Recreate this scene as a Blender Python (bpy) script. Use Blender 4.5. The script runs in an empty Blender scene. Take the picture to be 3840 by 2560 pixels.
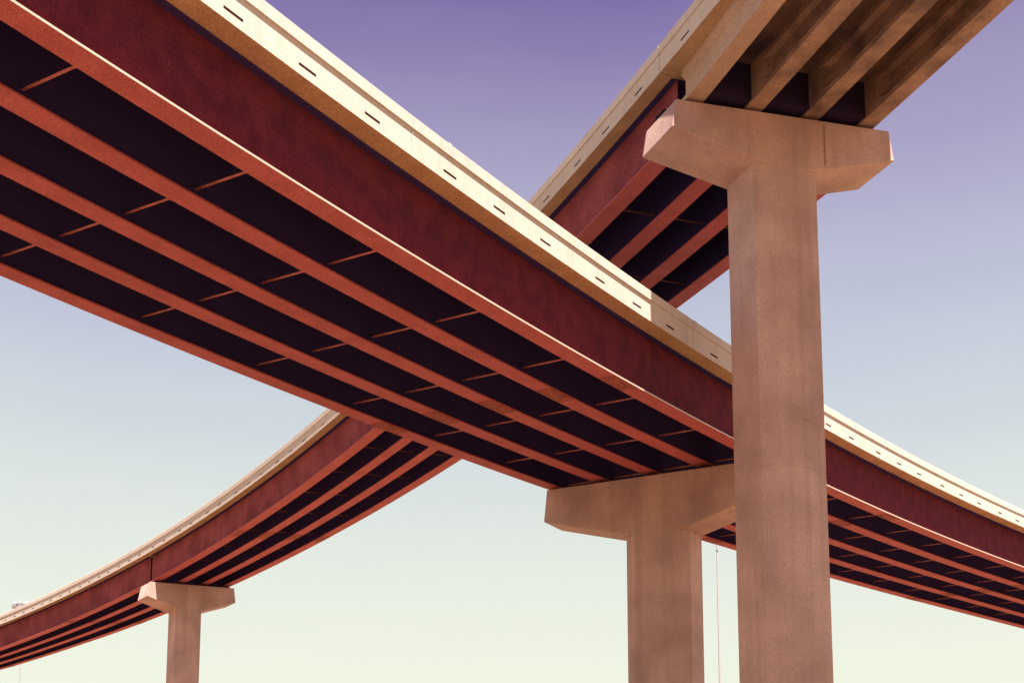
import bpy, math, random
from mathutils import Vector, Matrix
random.seed(4)
SC = bpy.context.scene
COL = SC.collection
R = math.radians
EYE = 1.6          # eye height above the ground

# ------------------------------------------------------------------ camera
F_PX, PITCH, PP_Y, ROLL = 4701.9119, 0.13804138, 2963.6282, 0.00082968      # in 3840 x 2560 pixels
cd = bpy.data.cameras.new("camera")
cam = bpy.data.objects.new("camera", cd)
COL.objects.link(cam)
SC.camera = cam
cd.sensor_width = 36.0
cd.lens = F_PX / 3840 * 36.0
cd.shift_x = 0.0
cd.shift_y = (PP_Y - 1280.0) / 3840.0
cd.clip_start = 0.1
cd.clip_end = 6000
fw = Vector((0, math.cos(PITCH), math.sin(PITCH)))
up0 = Vector((0, -math.sin(PITCH), math.cos(PITCH)))
rt0 = Vector((1, 0, 0))
rt = rt0 * math.cos(ROLL) + up0 * math.sin(ROLL)
up = up0 * math.cos(ROLL) - rt0 * math.sin(ROLL)
m = Matrix((rt, up, -fw)).transposed().to_4x4()
m.translation = Vector((0, 0, EYE))
cam.matrix_world = m

# ------------------------------------------------------------------ light
SUN_AZ, SUN_EL = 290.0, 67.5          # azimuth counted anticlockwise from +x
EXPOSURE = 1.8
SKY_GAIN = 2.0 ** (-EXPOSURE)
w = bpy.data.worlds.new("World")
SC.world = w
w.use_nodes = True
nt = w.node_tree
nt.nodes.clear()
out = nt.nodes.new("ShaderNodeOutputWorld")
bg = nt.nodes.new("ShaderNodeBackground")
bg.inputs["Strength"].default_value = 0.1
sky = nt.nodes.new("ShaderNodeTexSky")
sky.sky_type = 'NISHITA'
sky.sun_disc = False
sky.sun_elevation = R(SUN_EL)
sky.sun_rotation = R(90.0 - SUN_AZ)
tc = nt.nodes.new("ShaderNodeTexCoord")
sep = nt.nodes.new("ShaderNodeSeparateXYZ")
nt.links.new(tc.outputs["Generated"], sep.inputs[0])


def s2l(c):
    return tuple(((v / 255) / 12.92 if v / 255 <= 0.04045 else ((v / 255 + 0.055) / 1.055) ** 2.4) for v in c)


ramp = nt.nodes.new("ShaderNodeValToRGB")
ramp.color_ramp.interpolation = 'B_SPLINE'
stops = [(0.0, (246, 243, 216)), (0.16, (245, 245, 217)), (0.25, (240, 243, 220)), (0.334, (226, 231, 221)),
         (0.385, (213, 219, 220)), (0.45, (198, 204, 216)), (0.53, (179, 174, 201)), (0.60, (154, 138, 180)),
         (0.655, (112, 90, 155)), (0.80, (90, 68, 140)), (1.0, (76, 58, 124))]
cr = ramp.color_ramp
while len(cr.elements) > 1:
    cr.elements.remove(cr.elements[-1])
cr.elements[0].position = stops[0][0]
cr.elements[0].color = s2l(stops[0][1]) + (1,)
for p, c in stops[1:]:
    e = cr.elements.new(p)
    e.color = s2l(c) + (1,)
# faint thin haze veils so the gradient is not perfectly smooth
nz = nt.nodes.new("ShaderNodeTexNoise")
nz.inputs["Scale"].default_value = 2.6
nz.inputs["Detail"].default_value = 6
mp = nt.nodes.new("ShaderNodeMapping")
mp.inputs["Scale"].default_value = (1, 1, 3.5)
nt.links.new(tc.outputs["Generated"], mp.inputs[0])
nt.links.new(mp.outputs[0], nz.inputs["Vector"])
ma = nt.nodes.new("ShaderNodeMath")
ma.operation = 'MULTIPLY_ADD'
ma.inputs[1].default_value = 0.06
nt.links.new(nz.outputs[0], ma.inputs[0])
sb = nt.nodes.new("ShaderNodeMath")
sb.operation = 'SUBTRACT'
sb.inputs[1].default_value = 0.03
nt.links.new(sep.outputs["Z"], sb.inputs[0])
nt.links.new(sb.outputs[0], ma.inputs[2])
nt.links.new(ma.outputs[0], ramp.inputs[0])
sc10 = nt.nodes.new("ShaderNodeVectorMath")
sc10.operation = 'SCALE'
sc10.inputs["Scale"].default_value = 10.0 * SKY_GAIN
nt.links.new(ramp.outputs[0], sc10.inputs[0])
mix = nt.nodes.new("ShaderNodeMix")
mix.data_type = 'RGBA'
mix.inputs[0].default_value = 0.94
nt.links.new(sky.outputs[0], mix.inputs[6])
nt.links.new(sc10.outputs[0], mix.inputs[7])
nt.links.new(mix.outputs[2], bg.inputs["Color"])
nt.links.new(bg.outputs[0], out.inputs[0])

sd = bpy.data.lights.new("sun", 'SUN')
sd.energy = 5.0
sd.angle = R(0.55)
sd.color = (1.0, 0.95, 0.85)
sun = bpy.data.objects.new("sun", sd)
COL.objects.link(sun)
sv = Vector((math.cos(R(SUN_AZ)) * math.cos(R(SUN_EL)), math.sin(R(SUN_AZ)) * math.cos(R(SUN_EL)), math.sin(R(SUN_EL))))
sun.rotation_euler = sv.to_track_quat('Z', 'Y').to_euler()
sun.location = (0, 0, 90)

SC.view_settings.view_transform = 'Standard'
SC.view_settings.look = 'None'
SC.view_settings.gamma = 1.0
SC.view_settings.exposure = EXPOSURE
SC.view_settings.use_curve_mapping = False
SC.cycles.max_bounces = 8
SC.cycles.diffuse_bounces = 4


# ------------------------------------------------------------------ materials
def mat(name, base, dark, rough=0.8, scale=0.6, grain=45.0, grain_amt=0.16, streak=0.0, bump=0.15, spec=0.25, patch=0.5):
    """base mottled towards dark by soft patches, fine grain and vertical run-off streaks"""
    M = bpy.data.materials.new(name)
    M.use_nodes = True
    n = M.node_tree
    b = n.nodes["Principled BSDF"]
    b.inputs["Roughness"].default_value = rough
    b.inputs["Specular IOR Level"].default_value = spec
    g = n.nodes.new("ShaderNodeNewGeometry")

    def noise(sc, det, stretch=None):
        t = n.nodes.new("ShaderNodeTexNoise")
        t.inputs["Scale"].default_value = sc
        t.inputs["Detail"].default_value = det
        if stretch:
            p = n.nodes.new("ShaderNodeMapping")
            p.inputs["Scale"].default_value = stretch
            n.links.new(g.outputs["Position"], p.inputs[0])
            n.links.new(p.outputs[0], t.inputs["Vector"])
        else:
            n.links.new(g.outputs["Position"], t.inputs["Vector"])
        return t.outputs[0]

    def rng(sock, a, c, lo=0.0, hi=1.0):
        r = n.nodes.new("ShaderNodeMapRange")
        r.inputs[1].default_value = a
        r.inputs[2].default_value = c
        r.inputs[3].default_value = lo
        r.inputs[4].default_value = hi
        n.links.new(sock, r.inputs[0])
        return r.outputs[0]

    def mx(f, a, c, mode='MIX'):
        q = n.nodes.new("ShaderNodeMix")
        q.data_type = 'RGBA'
        q.blend_type = mode
        if isinstance(f, float):
            q.inputs[0].default_value = f
        else:
            n.links.new(f, q.inputs[0])
        for k, v in ((6, a), (7, c)):
            if isinstance(v, tuple):
                q.inputs[k].default_value = v + (1,)
            else:
                n.links.new(v, q.inputs[k])
        return q.outputs[2]
    c = mx(rng(noise(scale, 5), 0.38, 0.68, 0, patch), base, dark)
    if streak > 0:
        c = mx(rng(noise(1.0, 3, (2.6, 2.6, 0.12)), 0.5, 0.75, 0, streak), c, dark)
    gr = rng(noise(grain, 2), 0.3, 0.7, 1 - grain_amt, 1 + grain_amt)
    q = n.nodes.new("ShaderNodeVectorMath")
    q.operation = 'SCALE'
    n.links.new(c, q.inputs[0])
    n.links.new(gr, q.inputs["Scale"])
    n.links.new(q.outputs[0], b.inputs["Base Color"])
    bp = n.nodes.new("ShaderNodeBump")
    bp.inputs["Strength"].default_value = bump
    bp.inputs["Distance"].default_value = 0.02
    n.links.new(noise(grain * 0.5, 3), bp.inputs["Height"])
    n.links.new(bp.outputs[0], b.inputs["Normal"])
    return M


MT = {
    'parapet': mat("pale_cast_concrete", (0.575, 0.465, 0.415), (0.45, 0.345, 0.30), streak=0.5, patch=0.35, grain=16, grain_amt=0.10, bump=0.08),
    'slab': mat("deck_slab_concrete", (0.49, 0.30, 0.17), (0.36, 0.20, 0.11), streak=0.1, patch=0.6, scale=1.2, grain=16, grain_amt=0.22),
    'pier': mat("pier_concrete", (0.55, 0.350, 0.305), (0.33, 0.190, 0.175), scale=0.42, streak=0.4, patch=0.75, grain=20, grain_amt=0.16),
    'beam': mat("precast_beam_concrete", (0.47, 0.30, 0.23), (0.33, 0.20, 0.15), scale=0.5, streak=0.15, patch=0.6, grain=16, grain_amt=0.2),
    'beamin': mat("shade_toned_inner_beam_concrete", (0.36, 0.215, 0.155), (0.14, 0.08, 0.07), scale=0.9, patch=0.95, grain=16, grain_amt=0.25),  # darker than the fascia beam: bay shade painted in, plus streaky mottling
    'formin': mat('mottled_deck_underside', (0.20, 0.11, 0.075), (0.05, 0.03, 0.04), scale=0.5, patch=1.0, grain=14, grain_amt=0.3),  # brown with near-black blotches
    'chord': mat('dusty_pink_cross_frame_paint', (0.50, 0.145, 0.135), (0.30, 0.08, 0.07), patch=0.7, scale=3.0, grain=18, grain_amt=0.4),
    'chordb': mat("darker_cross_frame_paint", (0.22, 0.06, 0.04), (0.08, 0.025, 0.02), patch=0.8, scale=2.0, grain_amt=0.3),  # darker red than the ramp's chords
    'flange': mat("red_flange_paint", (0.475, 0.098, 0.100), (0.36, 0.066, 0.062), rough=0.75, scale=1.1, patch=0.75, grain=24, grain_amt=0.30),
    'edge': mat("painted_flange_edge_highlight", (0.66, 0.44, 0.36), (0.6, 0.38, 0.30), rough=0.42, grain_amt=0.05, spec=0.8),  # sunlit glint along the flange edge put into a pale base colour
    'web': mat("shade_darkened_maroon_web", (0.130, 0.019, 0.032), (0.065, 0.011, 0.024), rough=0.85, scale=1.6, patch=0.7, grain=20, grain_amt=0.26, streak=0.4, spec=0.1),  # red steel darkened, shade below the overhang is in the colour
    'webb': mat("less_shaded_maroon_web", (0.27, 0.060, 0.070), (0.14, 0.026, 0.036), rough=0.85, scale=0.5, patch=0.8, grain=12, grain_amt=0.3, streak=0.4, spec=0.1),  # same web steel with less shade painted in than on the ramp
    'dark': mat("shade_painted_steel", (0.052, 0.032, 0.105), (0.046, 0.029, 0.092), rough=0.95, grain_amt=0.25, spec=0.0),  # near-black purple puts the shade of the inner bays into the colour
    'recess': mat('shade_painted_diaphragm', (0.030, 0.018, 0.045), (0.02, 0.012, 0.03), rough=0.95, spec=0.0),  # black base stands in for the shade between beam ends at the cap
    'splice': mat("bolted_splice_paint", (0.40, 0.095, 0.075), (0.22, 0.06, 0.045), rough=0.8, scale=3.0, patch=0.8, grain=20, grain_amt=0.45),
    'ground': mat("dry_dirt_ground", (0.20, 0.13, 0.078), (0.14, 0.09, 0.055), rough=1.0, scale=0.12, grain=8, grain_amt=0.25, spec=0.0),
    'steel': mat("galvanised_pole_steel", (0.36, 0.33, 0.33), (0.30, 0.28, 0.28), rough=0.7, grain_amt=0.05),
    'lamp': mat("white_lamp_refractor", (0.36, 0.32, 0.34), (0.30, 0.27, 0.29), rough=0.3, grain_amt=0.02),
    'lampdark': mat("dark_lamp_housing", (0.09, 0.05, 0.09), (0.06, 0.035, 0.06), rough=0.6),
    'pad': mat("bearing_pad_rubber", (0.03, 0.02, 0.03), (0.02, 0.012, 0.02), rough=0.9, spec=0.0),
    'slot_inner': mat("dark_slot_lining", (0.24, 0.15, 0.14), (0.16, 0.10, 0.10), rough=0.95),  # darker inner faces of the drain slots
    'seam': mat('weathered_form_seam', (0.34, 0.21, 0.18), (0.24, 0.14, 0.125), rough=0.95),
    'asphalt': mat("road_asphalt", (0.055, 0.05, 0.048), (0.04, 0.037, 0.036), rough=0.95, grain_amt=0.2),
    'reflector': mat("small_white_reflector", (0.7, 0.62, 0.5), (0.6, 0.5, 0.4), rough=0.4),
}


# ------------------------------------------------------------------ mesh helpers
class MB:
    def __init__(self):
        self.v, self.f, self.mi = [], [], []

    def face(self, idx, mi=0):
        self.f.append(tuple(idx))
        self.mi.append(mi)

    def prism(self, A, B, mi=0, caps=True):
        """A, B: matching rings of points"""
        o = len(self.v)
        n = len(A)
        self.v += [tuple(p) for p in A] + [tuple(p) for p in B]
        for i in range(n):
            j = (i + 1) % n
            self.face((o + i, o + j, o + n + j, o + n + i), mi)
        if caps:
            self.face([o + i for i in range(n)][::-1], mi)
            self.face([o + n + i for i in range(n)], mi)

    def bar(self, a, b, side, upv, w, h, mi=0):
        a, b = Vector(a), Vector(b)
        s, u = Vector(side).normalized() * w / 2, Vector(upv).normalized() * h / 2
        self.prism([a - s - u, a + s - u, a + s + u, a - s + u], [b - s - u, b + s - u, b + s + u, b - s + u], mi)

    def rings(self, RS, mi=None, caps=True):
        """loft through rings; mi = material index per profile edge"""
        o = len(self.v)
        n = len(RS[0])
        for r in RS:
            self.v += [tuple(p) for p in r]
        for k in range(len(RS) - 1):
            a, b = o + k * n, o + (k + 1) * n
            for i in range(n):
                j = (i + 1) % n
                self.face((a + i, a + j, b + j, b + i), mi[i] if mi else 0)
        if caps:
            self.face([o + i for i in range(n)][::-1])
            self.face([o + (len(RS) - 1) * n + i for i in range(n)])

    def tube(self, a, b, r1, r2, n=10, mi=0):
        a, b = Vector(a), Vector(b)
        d = (b - a).normalized()
        x = d.orthogonal().normalized()
        y = d.cross(x)
        A = [a + (x * math.cos(t) + y * math.sin(t)) * r1 for t in [2 * math.pi * i / n for i in range(n)]]
        B = [b + (x * math.cos(t) + y * math.sin(t)) * r2 for t in [2 * math.pi * i / n for i in range(n)]]
        self.prism(A, B, mi)

    def build(self, name, mats, parent=None, origin=None, smooth=False):
        me = bpy.data.meshes.new(name)
        org = Vector(origin) if origin is not None else (parent_loc(parent) if parent else Vector((0, 0, 0)))
        me.from_pydata([tuple(Vector(p) - org) for p in self.v], [], self.f)
        if not isinstance(mats, (list, tuple)):
            mats = [mats]
        for k in mats:
            me.materials.append(MT[k])
        for p, i in zip(me.polygons, self.mi):
            p.material_index = i
            p.use_smooth = smooth
        me.update()
        import bmesh
        bm = bmesh.new()
        bm.from_mesh(me)
        bmesh.ops.recalc_face_normals(bm, faces=bm.faces)
        bm.to_mesh(me)
        bm.free()
        o = bpy.data.objects.new(name, me)
        COL.objects.link(o)
        if parent:
            o.parent = parent
        else:
            o.location = org
        return o


LOC = {}


def parent_loc(p):
    while p.parent:
        p = p.parent
    return LOC[p.name]


def thing(name, label, cat, loc, group=None):
    o = bpy.data.objects.new(name, None)
    o.empty_display_size = 0.5
    COL.objects.link(o)
    o.location = loc
    o["label"] = label
    o["category"] = cat
    if group:
        o["group"] = group
    LOC[o.name] = Vector(loc)
    return o


# ------------------------------------------------------------------ road alignments
class Path:
    """reference line = bottom of the fascia girder; heading, level and crossfall vary with distance s"""
    def __init__(self, p, smin, smax, k=1.0, side=1, emin=-0.19):
        self.p, self.k, self.side, self.emin = p, k, side, emin
        self.ds = 0.25
        x0, y0 = p[0], p[1]
        self.s0 = smin
        n = int((smax - smin) / self.ds) + 1
        self.P = []
        i0 = int(round(-smin / self.ds))
        X = [0.0] * n
        Y = [0.0] * n
        for i in range(1, n):
            t = self.th(smin + (i - 0.5) * self.ds)
            X[i] = X[i - 1] + math.cos(t) * self.ds
            Y[i] = Y[i - 1] + math.sin(t) * self.ds
        self.X = [a - X[i0] + x0 for a in X]
        self.Y = [a - Y[i0] + y0 for a in Y]

    def th(self, s):
        p, t = self.p, s / 50.0
        return p[2] + p[3] * t + p[4] * t * t + p[5] * t ** 3

    def at(self, s, x, h):
        """x: outward from the fascia girder line (negative = under the deck), h: above girder bottom"""
        p, t = self.p, s / 50.0
        z = p[6] + p[7] * t + p[8] * t * t + p[9] * t ** 3
        e = max(p[10] + p[11] * t, self.emin)
        f = (s - self.s0) / self.ds
        i = max(0, min(len(self.X) - 2, int(f)))
        f -= i
        X = self.X[i] * (1 - f) + self.X[i + 1] * f
        Y = self.Y[i] * (1 - f) + self.Y[i + 1] * f
        th = self.th(s)
        lat = x * self.side
        k = self.k
        return Vector(((X - math.sin(th) * lat) * k, (Y + math.cos(th) * lat) * k, (z + lat * e + h) * k + EYE))

    def tan(self, s):
        return Vector((math.cos(self.th(s)), math.sin(self.th(s)), 0))

    def nor(self, s):
        th = self.th(s)
        return Vector((-math.sin(th), math.cos(th), 0)) * self.side


PA = Path([-12.14838, 17.00329, 1.01245, -0.04984, -0.06886, 0.01383, 17.26879, 3.83179, 1.94838, -0.68215, 0.09779, -0.00274],
          -45, 140, 1.0, -1, -1)
KB = 0.893
PB = Path([8.90567, 39.59803, 1.92002, 0.15391, 0.04406, -0.01289, 31.60612, 5.71581, -2.35146, 0.35118, -0.07146, -0.04866],
          -60, 190, KB, 1)


def stations(s0, s1, step, extra=()):
    n = max(1, int(math.ceil((s1 - s0) / step)))
    S = [s0 + (s1 - s0) * i / n for i in range(n + 1)] + [e for e in extra if s0 < e < s1]
    S.sort()
    return [s for i, s in enumerate(S) if i == 0 or s - S[i - 1] > 1e-4]


def sweep(mb, path, prof, s0, s1, step=1.5, mi=None):
    mb.rings([[path.at(s, x, h) for x, h in prof] for s in stations(s0, s1, step)], mi)


def rect(x0, x1, h0, h1):
    return [(x0, h0), (x1, h0), (x1, h1), (x0, h1)]


def parapet(path, parent, U, s0, s1, lp, hs, hr, ht, slots, outer=1, deckx=0.0):
    """one cast parapet panel; outer=1 on the fascia side (x outward), -1 on the far side"""
    g = 0.012 * U
    s0, s1 = s0 + g, s1 - g
    sl = [q for q in slots if s0 < q[0] < s1]
    mb = MB()
    hl, hh = hs + 0.004, hs + 0.088 * U

    def X(d):
        return lp + d if outer > 0 else -(deckx + lp + d)
    prof = [(X(-0.36 * U), hs), (X(0), hs), (X(0), hl), (X(0), hh), (X(0), hr), (X(0.05 * U), hr + 0.004), (X(0.05 * U), ht - 0.03 * U), (X(0.022 * U), ht),
            (X(-0.24 * U), ht), (X(-0.26 * U), ht - 0.3 * U)]
    S = stations(s0, s1, 1.4, [q for t in sl for q in (t[0] - t[1] / 2, t[0] + t[1] / 2)])
    o = len(mb.v)
    n = len(prof)
    for s in S:
        mb.v += [tuple(path.at(s, x, h)) for x, h in prof]
    for k in range(len(S) - 1):
        mid = (S[k] + S[k + 1]) / 2
        hole = any(abs(mid - t[0]) < t[1] / 2 for t in sl)
        a, b = o + k * n, o + (k + 1) * n
        for i in range(n):
            j = (i + 1) % n
            if hole and i == 2:
                q = len(mb.v)
                d = -0.20 * U
                for s in (S[k], S[k + 1]):
                    mb.v += [tuple(path.at(s, X(d), hl)), tuple(path.at(s, X(d), hh))]
                mb.face((a + 2, a + 3, q + 1, q), 1)
                mb.face((b + 2, b + 3, q + 3, q + 2), 1)
                mb.face((a + 2, b + 2, q + 2, q), 1)
                mb.face((a + 3, b + 3, q + 3, q + 1), 1)
                mb.face((q, q + 1, q + 3, q + 2), 1)
            else:
                mb.face((a + i, a + j, b + j, b + i))
    mb.face([o + i for i in range(n)][::-1])
    mb.face([o + (len(S) - 1) * n + i for i in range(n)])
    return mb.build('parapet_panel', ['parapet', 'slot_inner'], parent)


def steel_girder(path, parent, i, S, s0, s1, fwid, htop, U, webm, dap=None, splices=()):
    c = -i * S
    tf, tw = 0.055 * U, 0.02 * U
    a0 = s0
    mb = MB()
    sweep(mb, path, rect(c - tw / 2, c + tw / 2, tf + 0.001, htop - 0.036 * U), s0, s1)
    if dap:
        sweep(mb, path, rect(c - tw / 2, c + tw / 2, dap[1], htop - 0.036 * U), dap[0], s0 - 0.002)
        sweep(mb, path, rect(c - fwid * 0.8, c + fwid * 0.8, dap[1] - tf, dap[1] - 0.001), dap[0], s0 - 0.002)
        a0 = dap[0]
    g = mb.build('girder', webm, parent)
    mb = MB()
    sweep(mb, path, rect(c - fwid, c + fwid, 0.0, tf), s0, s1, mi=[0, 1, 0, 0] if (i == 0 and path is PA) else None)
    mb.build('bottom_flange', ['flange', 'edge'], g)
    mb = MB()
    sweep(mb, path, rect(c - 0.24 * U, c + 0.24 * U, htop - 0.035 * U, htop - 0.004), a0, s1)
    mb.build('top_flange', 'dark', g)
    for sp in splices:
        if s0 < sp < s1:
            mb = MB()
            L = 0.75 * U
            sweep(mb, path, rect(c - fwid + 0.03 * U, c + fwid - 0.03 * U, -0.022 * U, -0.001), sp - L, sp + L, 1.0)
            for q in range(8):
                for xx in (-0.26, -0.18, -0.1, 0.1, 0.18, 0.26):
                    s = sp - L + (q + 0.5) * L / 4
                    xx2 = xx * fwid / 0.343
                    mb.prism([path.at(s + a, c + xx2 + b, -0.022 * U) for a, b in ((-.018, -.018), (.018, -.018), (.018, .018), (-.018, .018))],
                             [path.at(s + a, c + xx2 + b, -0.042 * U) for a, b in ((-.018, -.018), (.018, -.018), (.018, .018), (-.018, .018))])
            mb.build('splice_plate', 'splice', g)
    return g


def cross_frame(path, parent, s, i, S, hc, htop, U):
    tw = 0.02 * U
    xa, xb = -i * S - tw, -(i + 1) * S + tw
    a, b = path.at(s, xa, hc), path.at(s, xb, hc)
    ta, tb = path.at(s, xa, htop - 0.35 * U), path.at(s, xb, htop - 0.35 * U)
    mid = (a + b) / 2
    T = path.tan(s)
    Z = Vector((0, 0, 1))
    k = path.k
    mb = MB()
    mb.bar(ta, tb, T, Z, 0.09 * U * k, 0.09 * U * k)
    mb.bar(mid + Z * 0.05, ta, T, Z, 0.012 * U * k, 0.08 * U * k)
    mb.bar(mid + Z * 0.05, tb, T, Z, 0.012 * U * k, 0.08 * U * k)
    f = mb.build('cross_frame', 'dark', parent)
    mb = MB()
    d = (b - a).normalized()
    mb.bar(a, b, T, T.cross(d), 0.078 * U * k, 0.012 * U * k)
    mb.bar(a + T * 0.03 * U * k + Z * 0.035, b + T * 0.03 * U * k + Z * 0.035, T, T.cross(d), 0.012, 0.06 * U * k)
    mb.build('bottom_chord', 'chord' if path is PA else 'chordb', f)
    return f


def deck(path, parent, s0, s1, n, S, lp, hb, U):
    W = (n - 1) * S
    t = 0.222 * U
    mb = MB()
    prof = [(lp + 0.012 * U, hb), (0.27 * U, hb - 0.03 * U), (-W - 0.27 * U, hb - 0.03 * U), (-W - lp - 0.012 * U, hb), (-W - lp - 0.012 * U, hb + t - 0.002),
            (lp + 0.012 * U, hb + t - 0.002)]
    sweep(mb, path, prof, s0, s1, 1.5, [0, 0, 0, 1, 2, 1])
    mb.build('deck_slab', ['slab', 'parapet', 'asphalt'], parent)


# ------------------------------------------------------------------ ground
g = MB()
N = 40
ext = 1500.0
for j in range(N + 1):
    for i in range(N + 1):
        x, y = -ext + 2 * ext * i / N, -ext + 2 * ext * j / N
        rr = math.hypot(x, y)
        g.v.append((x, y, 0.0 if rr < 260 else 0.6 * math.sin(x * 0.011) * math.cos(y * 0.013)))
for j in range(N):
    for i in range(N):
        a = j * (N + 1) + i
        g.face((a, a + 1, a + N + 2, a + N + 1))
go = g.build('ground', 'ground')
go["kind"] = "structure"

# ------------------------------------------------------------------ bridge A: five red steel girders
SA, FA, HTA, LPA, HBA, HCA = 2.6, 0.343, 3.534, 0.838, 2.387, 0.393
HSA = HBA + 0.222
A0, A1 = -30.0, 128.0
bA = thing('ramp_bridge', "wide five-girder red steel ramp bridge with sunlit cream parapet, crossing the whole picture",
           'bridge', (16.0, 58.0, 0.0), 'curved steel ramp bridges of the interchange')
deck(PA, bA, A0, A1, 5, SA, LPA, HBA, 1.0)
for i in range(5):
    steel_girder(PA, bA, i, SA, A0, A1, FA, HBA - 0.03, 1.0, 'web' if i == 0 else 'dark', splices=(28.9, 55.2, 82.0))  # inner webs use the steel with shade painted in
for i in range(4):
    mb = MB()
    sweep(mb, PA, rect(-i * SA - 0.26, -(i + 1) * SA + 0.26, HBA - 0.055, HBA - 0.034), A0, A1, 2.0)
    mb.build('deck_form', 'dark', bA)  # form sheets carry the painted shade between girders
rowsA = [7.21 + 4.89 * j for j in range(-7, 25)]
for s in rowsA:
    if A0 < s < A1:
        for i in range(4):
            cross_frame(PA, bA, s, i, SA, HCA, HBA - 0.03, 1.0)
jA = [-24.9, -16.6, -8.35, -0.1, 8.13, 16.34, 24.57, 33.05, 41.75, 50.45, 59.25, 68.2, 77.2, 86.2, 95.2, 104.2, 113.2, 122.2]
slA = [9.93, 12.33, 14.73, 18.04, 20.45, 22.95, 26.28, 28.78, 31.24, 34.8, 37.4, 40.0, 43.5, 46.13, 48.81, 52.16, 54.88, 57.62, 60.97, 63.8, 66.6, 69.96, 72.85]
for a, b in zip(jA[:-1], jA[1:]):
    if a > 68 or a < 8:
        slA += [a + f * (b - a) for f in (0.21, 0.51, 0.81) if not (69 < a + f * (b - a) < 74)]
slA = [(s, 0.6) for s in slA]
for a, b in zip(jA[:-1], jA[1:]):
    parapet(PA, bA, 1.0, a, b, LPA, HSA, 3.172, HTA, slA, 1)
    parapet(PA, bA, 1.0, a, b, LPA, HSA, 3.172, HTA, [], -1, 4 * SA)


def reflector(path, parent, s, lp, ht, U):
    mb = MB()
    a = path.at(s, lp - 0.10 * U, ht - 0.005)
    T, Nn, Z = path.tan(s), path.nor(s), Vector((0, 0, 1))
    mb.bar(a, a + Z * 0.13, T, Nn, 0.12, 0.04)
    mb.bar(a, a + Z * 0.03, T, Nn, 0.2, 0.10)
    mb.build('reflector', 'reflector', parent)


for s in (18.16, 33.5, 48.94, 64.3, 2.8):
    reflector(PA, bA, s, LPA, HTA, 1.0)

# ------------------------------------------------------------------ bridge B: steel flyover passing over bridge A
UB = 1 / KB
SB, FB, HTB, LPB, HBB, HCB = 2.6, 0.425, 3.974, 0.859, 2.767, 0.62
HSB = HBB + 0.222 * UB
B0, BG0, BG1, B1 = 6.47, 88.95, 89.35, 172.0
bB = thing('flyover_bridge', "higher red steel flyover on four girders, passing behind the wide ramp",
           'bridge', (-12.0, 76.0, 0.0), 'curved steel ramp bridges of the interchange')
deck(PB, bB, B0, B1, 4, SB, LPB, HBB, UB)
for i in range(4):
    sk = -0.06 * i
    ga, gb = (BG0, BG1) if i == 0 else (89.148, 89.152)
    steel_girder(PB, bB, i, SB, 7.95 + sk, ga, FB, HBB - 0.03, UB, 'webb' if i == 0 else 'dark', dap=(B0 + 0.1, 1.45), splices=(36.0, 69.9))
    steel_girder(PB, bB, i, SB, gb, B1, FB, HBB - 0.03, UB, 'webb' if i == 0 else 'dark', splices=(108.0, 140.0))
for i in range(3):
    mb = MB()
    sweep(mb, PB, rect(-i * SB - 0.3, -(i + 1) * SB + 0.3, HBB - 0.06, HBB - 0.036), B0, B1, 2.0)
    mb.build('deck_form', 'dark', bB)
rowsB = [8.4, 13.3, 19.17, 25.0, 30.8, 36.6, 42.45, 48.28, 53.97, 59.36, 64.8, 70.9, 76.3, 81.6, 86.6, 92.2, 97.6, 103.0, 108.9, 113.7, 119.1, 124.5, 130, 135.5, 141.4, 147, 153, 159, 165]
for s in rowsB:
    for i in range(3):
        cross_frame(PB, bB, s, i, SB, HCB, HBB - 0.03, UB)
jB = [6.455, 15.75, 25.0, 34.3, 43.6, 52.95, 61.6, 70.28, 79.6, 88.6, 97.4 - 1.2, 103.3, 110.4, 117.5, 124.7, 132, 139.3, 146.6, 154, 161.5, 169]
slB = [8.31, 11.35, 14.2, 17.6, 20.5, 23.3, 26.9, 29.8, 32.6, 36.2, 39.1, 41.9, 45.4, 48.3, 51.2, 54.74, 57.32, 59.99, 63.24, 65.87, 68.45, 72.12, 74.73, 78.35, 80.87, 84.5, 87.01,
       90.18, 92.54, 95.05, 97.6, 99.8, 102.17, 104.51, 107.02, 109.32, 111.75, 113.94, 116.33, 118.75, 121.09, 123.44]
slB = [(s, 0.6 * UB) for s in slB]
for a, b in zip(jB[:-1], jB[1:]):
    parapet(PB, bB, UB, a, b, LPB, HSB, 3.57, HTB, slB, 1)
    parapet(PB, bB, UB, a, b, LPB, HSB, 3.57, HTB, [], -1, 3 * SB)
for s in (12.72, 16.57, 32.0, 48.0, 63.5, 79.0):
    reflector(PB, bB, s, LPB, HTB, UB)

# ------------------------------------------------------------------ concrete approach span in front of the tall pier
C0, C1 = -34.0, 6.43
bC = thing('approach_span', "tan concrete beam span resting on the tall pier, its four beams seen from below",
           'bridge span', (12.0, 24.0, 0.0))
deck(PB, bC, C0, C1, 4, SB, LPB, HBB, UB)


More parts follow.
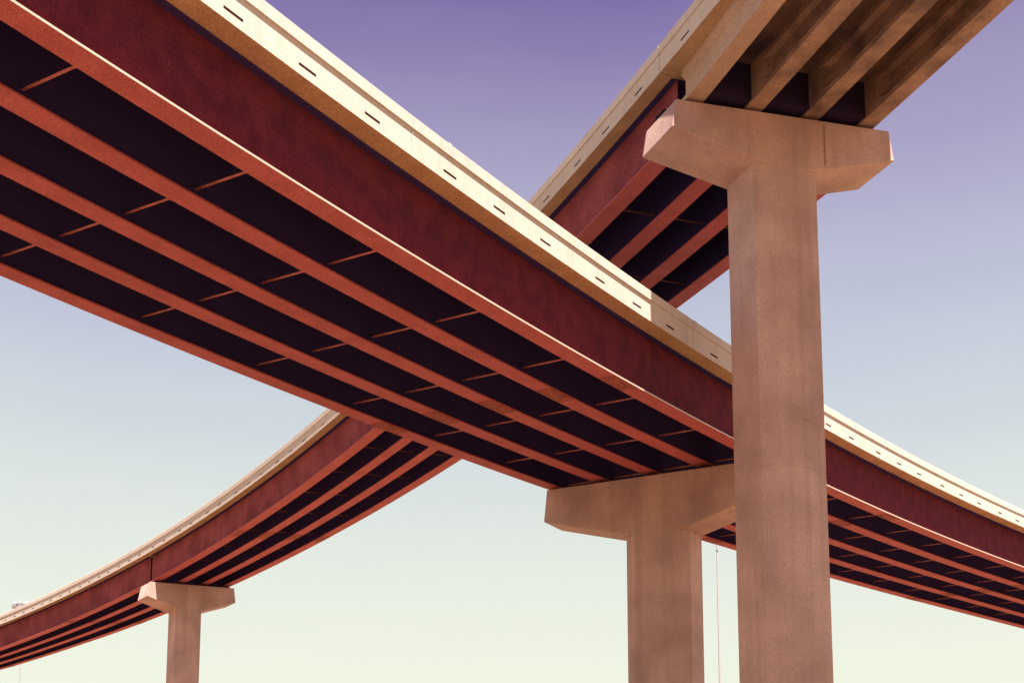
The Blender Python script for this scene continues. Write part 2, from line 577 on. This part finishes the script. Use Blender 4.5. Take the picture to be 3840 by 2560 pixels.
def concrete_beam(i):
    # straight precast I-beam
    d = HBB - 0.035 * UB
    def c(s):
        return -0.09 - 2.56 * i + (5.3 - s) * (0.055 if s > -8 else 0.055) * (1 if s > -8 else 13.3 / (5.3 - s))
    hb = 1.14
    # half profile of an I-beam, metres converted to path units
    pr = [(0.33, 0.0), (0.33, 0.20), (0.10, 0.43), (0.10, 1.02), (0.255, 1.17), (0.255, 1.37)]
    pr = [(x * UB, min(hb + y * UB, d - 0.004)) for x, y in pr]
    pr[-1] = (pr[-1][0], d)
    ring = pr + [(-x, h) for x, h in reversed(pr)]
    ss = 5.95 - 0.065 * 2.56 * i
    mb = MB()
    wide = 0.33 * UB if i else 0.10 * UB          # solid rectangular end block over the pier
    blk = [(wide, h) for x, h in pr] + [(-wide, h) for x, h in reversed(pr)] if i else ring
    t0, t1 = 3.55 - 0.165 * i, 4.15 - 0.165 * i
    mb.rings([[PB.at(s, c(s) + x, h) for x, h in ring] for s in stations(C0, t0, 2.0)] +
             [[PB.at(s, c(s) + x, h) for x, h in blk] for s in stations(t1, ss, 2.0)])
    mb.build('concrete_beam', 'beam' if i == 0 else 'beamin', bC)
    return c, ss


cb = [concrete_beam(i) for i in range(4)]
for i in range(3):
    mb = MB()
    sweep(mb, PB, rect(-i * SB - 0.36, -(i + 1) * SB + 0.36, HBB - 0.06, HBB - 0.036), C0, C1, 2.0)
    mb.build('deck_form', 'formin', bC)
for s in (-16.0,):
    for i in range(3):
        mb = MB()
        ca, cbb = cb[i][0](s) - 0.13, cb[i + 1][0](s) + 0.13
        mb.prism([PB.at(s - 0.13, ca, 1.34), PB.at(s - 0.13, cbb, 1.34), PB.at(s - 0.13, cbb, HBB - 0.07), PB.at(s - 0.13, ca, HBB - 0.07)],
                 [PB.at(s + 0.13, ca, 1.34), PB.at(s + 0.13, cbb, 1.34), PB.at(s + 0.13, cbb, HBB - 0.07), PB.at(s + 0.13, ca, HBB - 0.07)])
        mb.build('diaphragm', 'dark', bC)
for i in range(3):            # thick end diaphragm, added and blackened for shade and to block light gaps
    mb = MB()
    R0 = []
    for s in (4.75 - 0.165 * i, 6.12 - 0.165 * i):
        ca, cbb = cb[i][0](s) - 0.34, cb[i + 1][0](s) + 0.34
        R0.append([PB.at(s, ca, 1.22), PB.at(s, cbb, 1.22), PB.at(s, cbb, HBB - 0.065), PB.at(s, ca, HBB - 0.065)])
    mb.prism(R0[0], R0[1])
    R1 = [[PB.at(s, cb[i][0](s) - 0.12, 0.86), PB.at(s, cb[i + 1][0](s) + 0.12, 0.86), PB.at(s, cb[i + 1][0](s) + 0.12, 1.219), PB.at(s, cb[i][0](s) - 0.12, 1.219)]
          for s in (5.95 - 0.165 * i, 6.12 - 0.165 * i)]
    mb.prism(R1[0], R1[1])
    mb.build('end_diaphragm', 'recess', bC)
jC = [-30, -21.6, -12.2, -3.0, 6.448]
slC = [4.4, 1.35, -1.4, -5.0, -8.0, -10.7]
slC = [(s, 0.6 * UB) for s in slC]
for a, b in zip(jC[:-1], jC[1:]):
    parapet(PB, bC, UB, a, b, LPB, HSB, 3.57, HTB, slC, 1)
    parapet(PB, bC, UB, a, b, LPB, HSB, 3.57, HTB, [], -1, 3 * SB)


# ------------------------------------------------------------------ piers
def pier(label, M, u, v, cap, W, shear, colm, d, soff, coltop, grooves=(), extra=None):
    """cap: TL, BL, SL, SR, BR, TR as (u, z) on the near face; colm: (main left, corner left, corner right, main right)"""
    M = Vector(M) + Vector((0, 0, EYE))
    u, v = Vector(u).normalized(), Vector(v).normalized()
    Z = Vector((0, 0, 1))
    cw = W / 2
    base = M + v * cw + u * (colm[0] + colm[3]) / 2
    t = thing('bridge_pier', label, 'bridge pier', (base.x, base.y, 0.0), 'tan concrete hammerhead piers')

    def pt(a, b, z):
        return M + u * (a + shear * b) + v * b + Z * z
    mb = MB()
    cham = 0.02
    mb.prism([pt(a, 0, z) for a, z in cap], [pt(a, W, z) for a, z in cap])
    o = mb.build('pier_cap', 'pier', t)
    bev = o.modifiers.new('bevel', 'BEVEL')
    bev.width = 0.025
    bev.segments = 2
    bev.limit_method = 'ANGLE'
    ML, CL, CR, MR = colm
    dd, back, side1, side2 = d
    plan = [(ML, -0.012 + dd * 0), (CL, dd), (CL, side2), (ML, back), (MR, back), (CR, side2), (CR, dd), (MR, -0.012)]
    cx = (CL + CR) / 2
    cy = back / 2

    def ring(z, inset=0.0):
        out_ = []
        for a, b in plan:
            da, db = a - cx, b - cy
            L = math.hypot(da, db)
            out_.append(pt(a - da / L * inset, b - db / L * inset, z))
        return out_
    zs = [coltop]
    RS = [ring(coltop)]
    for gz in sorted(grooves, reverse=True):
        RS += [ring(gz + 0.025), ring(gz + 0.012, 0.014), ring(gz - 0.012, 0.014), ring(gz - 0.025)]
    RS += [ring(-M.z)]
    mb = MB()
    mb.rings(RS[::-1])
    mb.build('column', 'pier', t)
    return t, pt, M


capB = [(4.24, 0.59), (4.41, -0.47), (1.38, -0.99), (0.59, -1.12), (-0.41, -1.12), (-1.44, -0.92), (-4.42, 0.04), (-4.24, 1.18)]
tB, ptB, MBp = pier("tallest tan concrete pier, its cap under the ends of the concrete beams",
                    (9.697, 40.803, 28.983), (-0.955, -0.2965, 0), (-0.2965, 0.955, 0), capB, 1.9, 0.16,
                    (0.55, 1.17, -1.33, -0.45), (0.25, 2.0, 0.25, 1.75), None, -0.86, grooves=(-10.43, -12.14))
capL = [(3.83, -0.89), (4.11, -2.19), (1.36, -2.62), (1.0, -2.68), (-1.2, -2.40), (-1.39, -2.32), (-4.75, -0.85), (-4.54, 0.44)]
tL, ptL, MLp = pier("small distant tan concrete pier at the lower left, carrying the flyover",
                    (-27.895, 105.101, 32.872), (-0.6735, -0.7392, 0), (-0.7392, 0.6735, 0), capL, 1.95, -0.14,
                    (0.6, 1.17, -1.35, -0.8), (0.25, 1.95, 0.25, 1.7), None, -2.45)
capA = [(4.79, 0.34), (4.97, -1.18), (0.8, -2.63), (0.08, -2.86), (-1.89, -3.0), (-2.55, -3.0), (-6.1, -2.35), (-5.94, -0.82)]
tA, ptA, MAp = pier("broad brown concrete pier whose cap is under the wide five-girder ramp",
                    (5.484, 53.638, 21.785), (-0.8049, 0.5933, 0), (0.5933, 0.8049, 0), capA, 1.5, 0.0,
                    (0.08, 0.72, -2.48, -1.89), (0.42, 1.95, 0.42, 1.5), None, -2.80)

# vertical form seam on the cap of the tall pier
mb = MB()
mb.prism([ptB(-1.50, -0.004, -0.72), ptB(-1.57, -0.004, -0.72), ptB(-1.57, -0.004, 0.90), ptB(-1.50, -0.004, 0.90)],
         [ptB(-1.50, 0.05, -0.72), ptB(-1.57, 0.05, -0.72), ptB(-1.57, 0.05, 0.90), ptB(-1.50, 0.05, 0.90)])
mb.build('form_seam', 'seam', tB)


def bearing(parent, pt, M, a, b, ztop, captop, half=0.25, pad=True):
    """pedestal + pad from the cap top to a girder bottom at world z = ztop"""
    z0 = captop(a)
    z1 = ztop - M.z
    if z1 - z0 < 0.03:
        return
    mb = MB()
    zz = [(z0 - 0.1, z1 - 0.06, 0.32), (z1 - 0.06, z1 - 0.003, 0.26)]
    for lo, hi, r in zz:
        mb.prism([pt(a - r, b - r * .8, lo), pt(a + r, b - r * .8, lo), pt(a + r, b + r * .8, lo), pt(a - r, b + r * .8, lo)],
                 [pt(a - r, b - r * .8, hi), pt(a + r, b - r * .8, hi), pt(a + r, b + r * .8, hi), pt(a - r, b + r * .8, hi)])
    mb.build('bearing', 'pad', parent)


def uv_of(M, u, v, P):
    d = P - M
    return d.dot(u), d.dot(v)


def place_bearings(parent, pt, M, u, v, cap, path, laterals, h, b):
    u, v = Vector(u), Vector(v)
    (ul, zl), (ur, zr) = cap[0], cap[-1]
    top = lambda a: zl + (zr - zl) * (ul - a) / (ul - ur)
    for x in laterals:
        # find the station where the girder line crosses depth b
        lo, hi = -10.0, 170.0
        best = None
        s = lo
        while s < hi:
            P = path.at(s, x, h)
            a, bb = uv_of(M, u, v, P)
            if best is None or abs(bb - b) < best[0]:
                if abs(a) < 9:
                    best = (abs(bb - b), a, P.z)
            s += 0.1
        bearing(parent, pt, M, best[1], b, best[2], top)


place_bearings(tA, ptA, MAp, (-0.8049, 0.5933, 0), (0.5933, 0.8049, 0), capA, PA, [-i * SA for i in range(5)], 0.0, 0.75)
place_bearings(tL, ptL, MLp, (-0.6735, -0.7392, 0), (-0.7392, 0.6735, 0), capL, PB, [-i * SB for i in range(4)], 0.0, 0.9)
place_bearings(tB, ptB, MBp, (-0.955, -0.2965, 0), (-0.2965, 0.955, 0), capB, PB, [-0.09 - 2.56 * i for i in range(4)], 1.14, 0.42)
place_bearings(tB, ptB, MBp, (-0.955, -0.2965, 0), (-0.2965, 0.955, 0), capB, PB, [-i * SB for i in range(4)], 1.40, 1.5)


# ------------------------------------------------------------------ high-mast lights
def mast(x, y, H, label, ring_r=1.15):
    t = thing('light_mast', label, 'light mast', (x, y, 0.0), 'tall highway light masts')
    mb = MB()
    mb.tube((x, y, 0), (x, y, H * 0.5), 0.22, 0.11, 12)
    mb.tube((x, y, H * 0.5), (x, y, H + 0.5), 0.109, 0.07, 12)
    mb.tube((x, y, 0), (x, y, 0.12), 0.5, 0.5, 12)
    mb.build('pole', 'steel', t, smooth=False)
    mb = MB()
    mb.tube((x, y, H - 0.55), (x, y, H + 0.25), 0.26, 0.20, 10)
    mb.tube((x, y, H - 0.85), (x, y, H - 0.55), 0.12, 0.2, 10)
    mb.build('hub', 'lampdark', t)
    mb = MB()
    mb.tube((x, y, H + 0.25), (x, y, H + 1.05), 0.16, 0.05, 8)
    mb.build('lightning_cap', 'lamp', t)
    mb = MB()
    n = 10
    for k in range(24):
        a, b = 2 * math.pi * k / 24, 2 * math.pi * (k + 1) / 24
        mb.bar((x + ring_r * math.cos(a), y + ring_r * math.sin(a), H - 0.1), (x + ring_r * math.cos(b), y + ring_r * math.sin(b), H - 0.1),
               (math.cos(a), math.sin(a), 0), (0, 0, 1), 0.07, 0.10)
    for k in range(5):
        a = 2 * math.pi * k / 5 + 0.3
        mb.bar((x, y, H - 0.1), (x + ring_r * math.cos(a), y + ring_r * math.sin(a), H - 0.1), (-math.sin(a), math.cos(a), 0), (0, 0, 1), 0.06, 0.07)
    mb.build('lamp_ring', 'lampdark', t)
    for k in range(n):
        a = 2 * math.pi * (k + 0.5) / n
        px, py = x + (ring_r + 0.08) * math.cos(a), y + (ring_r + 0.08) * math.sin(a)
        mb = MB()
        mb.tube((px, py, H + 0.02), (px, py, H + 0.36), 0.24, 0.15, 8)
        lp = mb.build('luminaire', 'lamp', t)
        mb = MB()
        mb.tube((px, py, H - 0.42), (px, py, H + 0.015), 0.20, 0.27, 8)
        mb.build('refractor', 'lamp', lp)
    return t


mast(-64.25, 160.0, 48.3, "high light mast with a ring of white lamps showing above the flyover parapet")
mast(20.33, 120.0, 45.0, "thin pale light mast between the two big piers, lamps hidden behind the ramp")
